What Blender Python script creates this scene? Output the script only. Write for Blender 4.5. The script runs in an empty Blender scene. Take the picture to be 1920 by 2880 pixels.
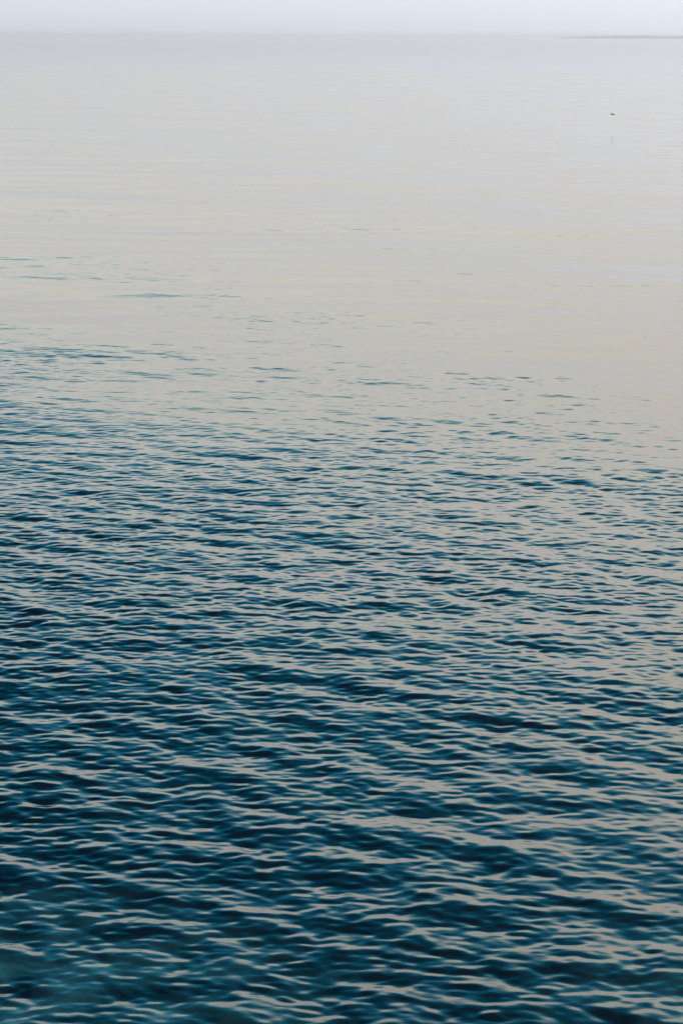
import bpy, bmesh, math
import numpy as np
from mathutils import Vector, Matrix

rad = math.radians
S = bpy.context.scene
C = S.collection

# ------------------------------------------------------------------ camera
CAM_H = 12.0
VFOV = rad(22.0)
PX = 2 * math.tan(VFOV / 2) / 2880.0            # tangent per photo pixel
HORIZON_Y = 99.0
PITCH = math.atan((1440 - HORIZON_Y) * PX)      # camera looks down by this
cd = bpy.data.cameras.new('camera')
cam = bpy.data.objects.new('camera', cd)
C.objects.link(cam)
cd.sensor_fit = 'VERTICAL'
cd.sensor_height = 36.0
cd.sensor_width = 24.0
cd.lens = 18.0 / math.tan(VFOV / 2)
cd.clip_start = 0.5
cd.clip_end = 80000
cam.location = (0, 0, CAM_H)
cam.rotation_euler = (Matrix.Rotation(math.pi / 2 - PITCH, 3, 'X') @ Matrix.Rotation(rad(0.15), 3, 'Z')).to_euler()
cd.dof.use_dof = True
cd.dof.focus_distance = 90.0
cd.dof.aperture_fstop = 11.0
S.camera = cam

# ------------------------------------------------------------------ sky
SUN_AZ = 34.0        # degrees to the right of the view direction
SUN_EL = 18.0
w = bpy.data.worlds.new('World')
S.world = w
w.use_nodes = True
nt = w.node_tree
nt.nodes.clear()
N = nt.nodes.new
L = nt.links.new


def val(nodes_new, links_new, op, a, b=None, c=None, clamp=False):
    n = nodes_new('ShaderNodeMath')
    n.operation = op
    n.use_clamp = clamp
    for i, v in enumerate((a, b, c)):
        if v is None:
            continue
        if isinstance(v, (int, float)):
            n.inputs[i].default_value = v
        else:
            links_new(v, n.inputs[i])
    return n.outputs[0]


def M(op, a, b=None, c=None, clamp=False):
    return val(N, L, op, a, b, c, clamp)


out = N('ShaderNodeOutputWorld')
bg = N('ShaderNodeBackground')
tc = N('ShaderNodeTexCoord')
sep = N('ShaderNodeSeparateXYZ')
L(tc.outputs['Generated'], sep.inputs[0])
x, y, z = sep.outputs
elev = M('MULTIPLY', M('ARCSINE', M('MAXIMUM', z, 0.0)), 180 / math.pi)
azim = M('MULTIPLY', M('ARCTAN2', x, y), 180 / math.pi)
# hazy veil: bright and warm low down, clearing to deep blue overhead; its top edge is uneven
wob = N('ShaderNodeTexNoise')
wob.inputs['Scale'].default_value = 3.0
wob.inputs['Detail'].default_value = 3.0
L(tc.outputs['Generated'], wob.inputs['Vector'])
elw = M('ADD', elev, M('MULTIPLY', M('SUBTRACT', wob.outputs[0], 0.5),
                       M('MULTIPLY', elev, 0.3)))
elw = M('SUBTRACT', elw, M('MULTIPLY', M('MINIMUM', M('MAXIMUM', azim, -14.0), 25.0),
                           M('MULTIPLY', M('MINIMUM', elev, 15.0), 0.033)))
ramp = N('ShaderNodeValToRGB')
cr = ramp.color_ramp
cr.interpolation = 'EASE'
STOPS = [(0.0, (.665, .71, .80)), (0.9, (.735, .78, .87)), (2.2, (.77, .79, .825)), (4.5, (.86, .845, .815)),
         (7.8, (1.13, 1.08, .98)), (9.8, (1.25, 1.28, 1.15)), (12.2, (.72, .95, .98)), (14.4, (.26, .62, .80)),
         (17.2, (.03, .42, .70)), (23.5, (.006, .16, .29)), (34, (.003, .024, .044)), (60, (.005, .020, .034))]
while len(cr.elements) < len(STOPS):
    cr.elements.new(0.5)
for e, (d, c) in zip(cr.elements, STOPS):
    e.position = d / 60.0
    e.color = tuple(v / 2 for v in c) + (1,)
L(M('DIVIDE', elw, 60.0), ramp.inputs[0])
# warm aureole around the veiled sun
sd = Vector((math.sin(rad(SUN_AZ)) * math.cos(rad(SUN_EL)), math.cos(rad(SUN_AZ)) * math.cos(rad(SUN_EL)), math.sin(rad(SUN_EL))))
gl = N('ShaderNodeVectorMath')
gl.operation = 'DOT_PRODUCT'
L(tc.outputs['Generated'], gl.inputs[0])
gl.inputs[1].default_value = sd
ang = M('MULTIPLY', M('ARCCOSINE', M('MINIMUM', gl.outputs['Value'], 1.0)), 180 / math.pi)
g = M('EXPONENT', M('MULTIPLY', M('POWER', M('DIVIDE', ang, 22.0), 2.0), -1.0))
glow = N('ShaderNodeVectorMath')
glow.operation = 'SCALE'
glow.inputs[0].default_value = (1.0, .80, .62)
L(M('MULTIPLY', g, 0.8), glow.inputs['Scale'])
# brighter to the right, where the sun is
vs_ = M('ADD', 1.0, M('MULTIPLY', M('MINIMUM', M('MAXIMUM', azim, -40.0), 40.0), 0.006))
tint = N('ShaderNodeVectorMath')
tint.operation = 'ADD'
L(glow.outputs[0], tint.inputs[0])
L(vs_, tint.inputs[1])
veil1 = N('ShaderNodeVectorMath')
veil1.operation = 'MULTIPLY'
L(tint.outputs[0], veil1.inputs[0])
L(ramp.outputs[0], veil1.inputs[1])
veil = N('ShaderNodeVectorMath')
veil.operation = 'SCALE'
L(veil1.outputs[0], veil.inputs[0])
veil.inputs['Scale'].default_value = 2.0
sky = N('ShaderNodeTexSky')
sky.sky_type = 'NISHITA'
sky.sun_disc = False
sky.sun_elevation = rad(SUN_EL)
sky.sun_rotation = rad(SUN_AZ)
sky.air_density = 1.0
sky.dust_density = 1.0
sc_sky = N('ShaderNodeVectorMath')
sc_sky.operation = 'SCALE'
L(sky.outputs[0], sc_sky.inputs[0])
# the clear Nishita sky only comes through where the haze thins out, overhead
L(M('MULTIPLY', M('DIVIDE', M('SUBTRACT', elev, 24.0), 40.0, clamp=True), 0.05), sc_sky.inputs['Scale'])
a2 = N('ShaderNodeVectorMath')
a2.operation = 'ADD'
L(veil.outputs[0], a2.inputs[0])
L(sc_sky.outputs[0], a2.inputs[1])
L(a2.outputs[0], bg.inputs['Color'])
bg.inputs['Strength'].default_value = 1.0
L(bg.outputs[0], out.inputs[0])

# ------------------------------------------------------------------ sun, veiled by haze
sl = bpy.data.lights.new('sun', 'SUN')
sl.energy = 0.6
sl.angle = rad(12)
sl.color = (1.0, .80, .58)
so = bpy.data.objects.new('sun', sl)
C.objects.link(so)
so.rotation_euler = sd.to_track_quat('Z', 'Y').to_euler()

S.view_settings.view_transform = 'Standard'
S.view_settings.look = 'None'
S.view_settings.exposure = 0.0
S.view_settings.gamma = 1.0
S.cycles.volume_bounces = 4
S.cycles.max_bounces = 6


# ------------------------------------------------------------------ the sea: a real wave surface
rng = np.random.default_rng(11)


def wave_tile(size, n, lam_lo, lam_hi, slope_rms, wind_deg, spread, power=0.0, seed=0):
    """One periodic patch of sea: height and sideways displacement, made by inverse FFT."""
    r = np.random.default_rng(seed)
    k1 = 2 * np.pi * np.fft.fftfreq(n, size / n)
    kx, ky = np.meshgrid(k1, k1, indexing='xy')
    k = np.hypot(kx, ky)
    k[0, 0] = 1
    k_lo, k_hi = 2 * np.pi / lam_hi, 2 * np.pi / lam_lo
    band = 1 / (1 + (k_lo / k) ** 8) / (1 + (k / k_hi) ** 6)
    th = np.arctan2(ky, kx) - math.radians(wind_deg)
    direc = np.abs(np.cos(th)) ** spread
    amp = band * direc * k ** (-2.0 + power)
    amp[0, 0] = 0
    h = amp * (r.normal(size=(n, n)) + 1j * r.normal(size=(n, n)))
    H = np.fft.ifft2(h).real
    sx = np.fft.ifft2(1j * kx * np.fft.fft2(H)).real
    sy = np.fft.ifft2(1j * ky * np.fft.fft2(H)).real
    s = slope_rms / math.sqrt((sx ** 2 + sy ** 2).mean() / 2)
    F = np.fft.fft2(H * s)
    dx = np.fft.ifft2(-1j * kx / k * F).real
    dy = np.fft.ifft2(-1j * ky / k * F).real
    return (size, n, np.stack([dx, dy, H * s], -1).astype(np.float32))


def sample(tile, X, Y, rot):
    size, n, A = tile
    c, s_ = math.cos(rot), math.sin(rot)
    u = (X * c + Y * s_) / size * n
    v = (-X * s_ + Y * c) / size * n
    i = np.floor(u).astype(np.int64)
    j = np.floor(v).astype(np.int64)
    fu = (u - i).astype(np.float32)[..., None]
    fv = (v - j).astype(np.float32)[..., None]
    i0, i1, j0, j1 = i % n, (i + 1) % n, j % n, (j + 1) % n
    r = (A[j0, i0] * (1 - fu) + A[j0, i1] * fu) * (1 - fv) + (A[j1, i0] * (1 - fu) + A[j1, i1] * fu) * fv
    o = np.empty_like(r)
    o[..., 0] = r[..., 0] * c - r[..., 1] * s_
    o[..., 1] = r[..., 0] * s_ + r[..., 1] * c
    o[..., 2] = r[..., 2]
    return o


def slow_noise(X, Y, scale, seed):
    r = np.random.default_rng(seed)
    o = np.zeros(X.shape, np.float32)
    for _ in range(7):
        a = r.uniform(0, 2 * np.pi)
        k = 2 * np.pi / (scale * r.uniform(0.6, 1.8))
        o += np.sin(k * (X * math.cos(a) + Y * math.sin(a)) + r.uniform(0, 6.28))
    return o / math.sqrt(3.5)


# rings around the camera's foot: fine where the ripples can be seen, coarser towards the horizon
rs = [16.0]
while rs[-1] < 30000:
    r_ = rs[-1]
    f = 0.0035 if r_ < 25 else 0.00065 if r_ < 200 else 0.0012 if r_ < 900 else 0.004 if r_ < 3000 else 0.03
    rs.append(r_ * (1 + f))
rs = np.array(rs)
half = [0.0]
while half[-1] < rad(60):
    a_ = half[-1]
    half.append(a_ + (0.0008 if a_ < rad(8.4) else min(0.02, 0.0008 * math.exp((a_ - rad(8.4)) * 22))))
half = np.array(half)
az = np.concatenate([-half[:0:-1], half])
R_, A_ = np.meshgrid(rs, az, indexing='ij')
X = R_ * np.sin(A_)
Y = R_ * np.cos(A_)
nr, na = X.shape
print('water grid', nr, na, nr * na)

swell = wave_tile(263.0, 512, 7.0, 45.0, 0.006, 52, 4, seed=3)
lop = wave_tile(149.0, 512, 3.0, 11.0, 0.009, 78, 3, seed=31)
chop = wave_tile(53.0, 1024, 1.3, 5.2, 0.0125, 64, .7, seed=5)
cross = wave_tile(37.0, 1024, 0.62, 2.2, 0.034, 46, .8, seed=8)
ripple = wave_tile(17.3, 1024, 0.20, 0.8, 0.044, 84, .35, 0.25, seed=21)
dr = np.gradient(rs)[:, None] * np.ones((1, na))
gust = np.clip(1.0 + 0.11 * slow_noise(X, Y, 45, 2) + 0.10 * slow_noise(X, Y, 14, 4) + 0.13 * slow_noise(X, Y, 130, 9), 0.4, 1.5)
far_ = np.clip((R_ - 42) / 84, 0, 1)
gust *= 1 - 0.68 * far_ * far_ * (3 - 2 * far_)      # the breeze is lighter offshore


def keep(lam):                       # drop waves the grid can no longer carry
    return np.clip((lam / (2.2 * dr)) - 0.6, 0, 1).astype(np.float32)[..., None]


gust *= 1 + 0.22 * far_ * np.clip(slow_noise(X, Y, 11, 15), -1.6, 1.6)   # cat's-paws and slicks
D = sample(swell, X, Y, 0.0) * keep(14) * (1 + .2 * far_)[..., None].astype(np.float32)
D += sample(lop, X, Y, 0.3) * keep(5) * far_[..., None].astype(np.float32)
D += sample(chop, X, Y, 0.21) * keep(2.4) * (0.2 + 0.8 * gust)[..., None]
D += sample(cross, X + 13, Y - 5, -0.17) * keep(1.1) * gust[..., None]
D += sample(ripple, X, Y + 3, 0.09) * keep(0.4) * gust[..., None]
CH = 0.55
P = np.stack([X + CH * D[..., 0], Y + CH * D[..., 1], D[..., 2]], -1).astype(np.float32)
me = bpy.data.meshes.new('sea')
nv = nr * na
me.vertices.add(nv)
me.vertices.foreach_set('co', P.reshape(-1))
idx = np.arange(nv, dtype=np.int32).reshape(nr, na)
q = np.stack([idx[:-1, :-1], idx[:-1, 1:], idx[1:, 1:], idx[1:, :-1]], -1).reshape(-1, 4)[:, ::-1]
nf = len(q)
me.loops.add(nf * 4)
me.loops.foreach_set('vertex_index', np.ascontiguousarray(q).reshape(-1))
me.polygons.add(nf)
me.polygons.foreach_set('loop_start', np.arange(0, nf * 4, 4, dtype=np.int32))
me.polygons.foreach_set('use_smooth', np.ones(nf, dtype=bool))
me.update(calc_edges=True)
sea = bpy.data.objects.new('sea', me)
C.objects.link(sea)
sea['kind'] = 'structure'
sea['label'] = 'calm dark blue sea with small pale ripples reaching to the hazy horizon'


def mat(name):
    m = bpy.data.materials.new(name)
    m.use_nodes = True
    return m, m.node_tree, m.node_tree.nodes['Principled BSDF']


m, t, b = mat('sea_water')
n_, l_ = t.nodes.new, t.links.new
b.inputs['IOR'].default_value = 1.34
b.inputs['Roughness'].default_value = 0.075
geo = n_('ShaderNodeNewGeometry')
# water colour: deep navy, with faint greener patches
ns = n_('ShaderNodeTexNoise')
ns.inputs['Scale'].default_value = 0.09
ns.inputs['Detail'].default_value = 2.0
l_(geo.outputs['Position'], ns.inputs['Vector'])
mr = n_('ShaderNodeMapRange')
mr.inputs['From Min'].default_value = 0.45
mr.inputs['From Max'].default_value = 0.75
l_(ns.outputs[0], mr.inputs['Value'])
mx = n_('ShaderNodeMix')
mx.data_type = 'RGBA'
mx.inputs[6].default_value = (.002, .020, .036, 1)
mx.inputs[7].default_value = (.003, .030, .042, 1)
l_(mr.outputs[0], mx.inputs[0])
prev = mx.outputs[2]
for (sx_, sy_, rad_) in ((-5.5, 31.0, 6.5), (7.0, 31.5, 5.0)):      # lens veiling at the near corners, painted into the water as paler teal
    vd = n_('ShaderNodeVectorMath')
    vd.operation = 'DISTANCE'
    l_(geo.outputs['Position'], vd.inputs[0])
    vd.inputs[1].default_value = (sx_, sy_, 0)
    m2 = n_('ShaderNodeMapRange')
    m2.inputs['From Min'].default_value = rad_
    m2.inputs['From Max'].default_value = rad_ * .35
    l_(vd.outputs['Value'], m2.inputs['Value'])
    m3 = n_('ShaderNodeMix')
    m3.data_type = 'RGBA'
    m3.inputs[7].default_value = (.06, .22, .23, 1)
    patch_noise = n_('ShaderNodeTexNoise')
    patch_noise.inputs['Scale'].default_value = 1.3
    patch_noise.inputs['Detail'].default_value = 5.0
    l_(geo.outputs['Position'], patch_noise.inputs['Vector'])
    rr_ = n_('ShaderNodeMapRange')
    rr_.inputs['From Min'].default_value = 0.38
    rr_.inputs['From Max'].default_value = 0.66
    l_(patch_noise.outputs[0], rr_.inputs['Value'])
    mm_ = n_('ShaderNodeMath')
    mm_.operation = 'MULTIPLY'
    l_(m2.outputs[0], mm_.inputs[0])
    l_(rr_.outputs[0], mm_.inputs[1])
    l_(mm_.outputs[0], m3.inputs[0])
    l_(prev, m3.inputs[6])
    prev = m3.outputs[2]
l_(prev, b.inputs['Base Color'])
# capillary ripples too small for the mesh
cap = n_('ShaderNodeTexNoise')
cap.inputs['Scale'].default_value = 5.0
cap.inputs['Detail'].default_value = 3.0
cap.inputs['Roughness'].default_value = 0.5
mp = n_('ShaderNodeMapping')
mp.inputs['Rotation'].default_value = (0, 0, 0.25)
mp.inputs['Scale'].default_value = (0.55, 1.0, 1.0)
l_(geo.outputs['Position'], mp.inputs['Vector'])
l_(mp.outputs[0], cap.inputs['Vector'])
bp = n_('ShaderNodeBump')
bp.inputs['Strength'].default_value = 1.0
bp.inputs['Distance'].default_value = 0.0045
l_(cap.outputs[0], bp.inputs['Height'])
l_(bp.outputs[0], b.inputs['Normal'])
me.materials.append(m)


# ------------------------------------------------------------------ helpers
def point(px, py, dist):
    """World point seen at photo pixel (px, py) at the given distance ahead."""
    v = Vector(((px - 960) * PX, (1440 - py) * PX, -1.0))
    v = cam.rotation_euler.to_matrix() @ v
    return cam.location + v * (dist / v.y)


def link(name, mesh, material, parent=None):
    o = bpy.data.objects.new(name, mesh)
    if material:
        mesh.materials.append(material)
    C.objects.link(o)
    if parent:
        o.parent = parent
    return o


# ------------------------------------------------------------------ far shore with its woods
DS = 13500.0
m_land, t, b = mat('shore_earth')
b.inputs['Base Color'].default_value = (.12, .11, .08, 1)
b.inputs['Roughness'].default_value = .95
m_wood, t, b = mat('far_foliage')
n_, l_ = t.nodes.new, t.links.new
b.inputs['Roughness'].default_value = .9
nz = n_('ShaderNodeTexNoise')
nz.inputs['Scale'].default_value = 0.08
g2 = n_('ShaderNodeNewGeometry')
l_(g2.outputs['Position'], nz.inputs['Vector'])
rp = n_('ShaderNodeValToRGB')
rp.color_ramp.elements[0].position = .35
rp.color_ramp.elements[0].color = (.030, .055, .020, 1)
rp.color_ramp.elements[1].position = .65
rp.color_ramp.elements[1].color = (.075, .105, .040, 1)
l_(nz.outputs[0], rp.inputs[0])
l_(rp.outputs[0], b.inputs['Base Color'])

x0 = point(1540, 100, DS).x
x1 = point(1920, 100, DS).x + 800
r = np.random.default_rng(4)
bm = bmesh.new()
nx, ny = 240, 9
depth = 500.0
vs = []
for i in range(nx + 1):
    u = i / nx
    xx = x0 + (x1 - x0) * u
    rise = min(1.0, u * 5) * (2.4 + .9 * math.sin(u * 37) + .6 * math.sin(u * 91 + 1))
    front = DS + 60 * math.sin(u * 13) + 25 * math.sin(u * 41)
    row = []
    for j in range(ny):
        w_ = j / (ny - 1)
        row.append(bm.verts.new((xx, front + w_ * depth * min(1, .15 + u * 3),
                                 -1.0 + (rise + 1) * math.sin(math.pi * w_) ** .5 + r.uniform(-.15, .15))))
    vs.append(row)
for i in range(nx):
    for j in range(ny - 1):
        bm.faces.new((vs[i][j], vs[i + 1][j], vs[i + 1][j + 1], vs[i][j + 1]))
me2 = bpy.data.meshes.new('far_shore')
bm.to_mesh(me2)
bm.free()
me2.polygons.foreach_set('use_smooth', [True] * len(me2.polygons))
shore = link('far_shore', me2, m_land)
shore['kind'] = 'structure'
shore['label'] = 'low blue-grey strip of distant shore on the horizon at the right'

# woods: many small crowns of broken foliage
bm = bmesh.new()
for i in range(1500):
    u = r.uniform(.02, 1) ** .8
    dens = .7 + .3 * math.sin(u * 23 + 1) + .3 * math.sin(u * 57)
    big = min(1, u * 5) * (.55 + .45 * max(0, min(1, dens)))
    if u < .10 and math.sin(u * 195) > -.1:
        continue
    xx = x0 + (x1 - x0) * u
    yy = DS + 110 + r.uniform(0, 200) * min(1, .15 + u * 3)
    hh = (2.5 + 7 * big) * r.uniform(.7, 1.2)
    rr = hh * r.uniform(.6, 1.1)
    q_ = bmesh.ops.create_icosphere(bm, subdivisions=2, radius=1.0)
    for v in q_['verts']:
        k = 1 + r.uniform(-.22, .22)
        v.co = Vector((xx + v.co.x * rr * k, yy + v.co.y * rr * k, 1.2 + hh * .55 + v.co.z * hh * .55 * k))
me3 = bpy.data.meshes.new('distant_woods')
bm.to_mesh(me3)
bm.free()
woods = link('distant_woods', me3, m_wood)
woods['kind'] = 'stuff'
woods['label'] = 'faint blue-grey line of woods along the distant shore'
woods['category'] = 'woods'

# ------------------------------------------------------------------ the bird
DB = 350.0


def loft(bm, rings, n=12):
    """rings: (centre, half-extent a, half-extent b, axis a, axis b)."""
    prev = None
    for c_, ra, rb, aa, ab in rings:
        ring = [bm.verts.new(Vector(c_) + aa * (ra * math.cos(2 * math.pi * k / n)) + ab * (rb * math.sin(2 * math.pi * k / n))) for k in range(n)]
        if prev:
            for k in range(n):
                bm.faces.new((prev[k], prev[(k + 1) % n], ring[(k + 1) % n], ring[k]))
        else:
            bm.faces.new(ring[::-1])
        prev = ring
    bm.faces.new(prev)


UX, UY, UZ = Vector((1, 0, 0)), Vector((0, 1, 0)), Vector((0, 0, 1))
bm = bmesh.new()
# body along +Y: tail, trunk, neck, head
loft(bm, [((0, -.235, .004), .050, .005, UX, UZ), ((0, -.20, .004), .042, .007, UX, UZ),
          ((0, -.15, .002), .030, .016, UX, UZ), ((0, -.10, .0), .040, .032, UX, UZ),
          ((0, -.04, -.004), .052, .048, UX, UZ), ((0, .03, -.006), .054, .052, UX, UZ),
          ((0, .09, .0), .044, .042, UX, UZ), ((0, .13, .010), .030, .030, UX, UZ),
          ((0, .155, .018), .027, .028, UX, UZ), ((0, .18, .020), .028, .027, UX, UZ),
          ((0, .205, .017), .020, .019, UX, UZ), ((0, .218, .014), .008, .008, UX, UZ)])
# wings: arm rises from the shoulder, bends at the wrist, hand sweeps back to a point
for s in (-1, 1):
    loft(bm, [((s * .02, .045, .018), .075, .016, UY, UZ), ((s * .07, .045, .032), .074, .013, UY, UZ),
              ((s * .13, .055, .052), .066, .010, UY, UZ), ((s * .17, .060, .056), .060, .009, UY, UZ),
              ((s * .22, .035, .050), .048, .008, UY, UZ), ((s * .27, .000, .040), .032, .007, UY, UZ),
              ((s * .31, -.035, .030), .016, .006, UY, UZ), ((s * .33, -.055, .026), .005, .005, UY, UZ)], 14)
mb = bpy.data.meshes.new('bird_body')
bm.to_mesh(mb)
bm.free()
m_b, t, b = mat('dark_plumage')
n_, l_ = t.nodes.new, t.links.new
b.inputs['Roughness'].default_value = .7
nz = n_('ShaderNodeTexNoise')
nz.inputs['Scale'].default_value = 40
tcn = n_('ShaderNodeTexCoord')
l_(tcn.outputs['Object'], nz.inputs['Vector'])
rp = n_('ShaderNodeValToRGB')
rp.color_ramp.elements[0].color = (.010, .010, .014, 1)
rp.color_ramp.elements[1].color = (.035, .032, .034, 1)
l_(nz.outputs[0], rp.inputs[0])
l_(rp.outputs[0], b.inputs['Base Color'])
bird = link('seabird', mb, m_b)
rm = bird.modifiers.new('one_surface', 'REMESH')
rm.mode = 'VOXEL'
rm.voxel_size = 0.005
rm.use_smooth_shade = True
smo = bird.modifiers.new('smooth', 'SMOOTH')
smo.iterations = 3
bird.scale = (1.5, 1.5, 1.5)
bird.location = point(1722, 322, DB)
bird.rotation_euler = (rad(4), rad(14), rad(62))
bird['label'] = 'small dark bird flying low over the pale water on the right'
bird['category'] = 'bird'
m_k, t, b = mat('bill_horn')
b.inputs['Base Color'].default_value = (.05, .04, .03, 1)
b.inputs['Roughness'].default_value = .4
bm = bmesh.new()
loft(bm, [((0, .212, .015), .008, .008, UX, UZ), ((0, .235, .012), .005, .006, UX, UZ), ((0, .258, .006), .0015, .002, UX, UZ)], 10)
mk = bpy.data.meshes.new('beak')
bm.to_mesh(mk)
bm.free()
link('beak', mk, m_k, bird)
m_e, t, b = mat('bird_eye')
b.inputs['Base Color'].default_value = (.01, .01, .01, 1)
b.inputs['Roughness'].default_value = .1
for s in (-1, 1):
    bm = bmesh.new()
    bmesh.ops.create_uvsphere(bm, u_segments=10, v_segments=8, radius=.004, matrix=Matrix.Translation((s * .024, .19, .026)))
    mm = bpy.data.meshes.new('eye')
    bm.to_mesh(mm)
    bm.free()
    link('eye', mm, m_e, bird)

# ------------------------------------------------------------------ haze
HAZE = 1.25e-4
bm = bmesh.new()
bmesh.ops.create_cube(bm, size=1.0)
for v in bm.verts:
    v.co = Vector((v.co.x * 62000, v.co.y * 62000, -4.0 + (v.co.z + .5) * 22.0))
mh = bpy.data.meshes.new('haze')
bm.to_mesh(mh)
bm.free()
m_h = bpy.data.materials.new('haze_air')
m_h.use_nodes = True
t = m_h.node_tree
t.nodes.clear()
o_ = t.nodes.new('ShaderNodeOutputMaterial')
pv = t.nodes.new('ShaderNodeVolumePrincipled')
pv.inputs['Color'].default_value = (.955, .98, 1.0, 1)
pv.inputs['Density'].default_value = HAZE
pv.inputs['Anisotropy'].default_value = 0.95
t.links.new(pv.outputs[0], o_.inputs['Volume'])
haze = link('haze', mh, m_h)
haze['kind'] = 'stuff'
haze['label'] = 'pale blue haze over the far water'
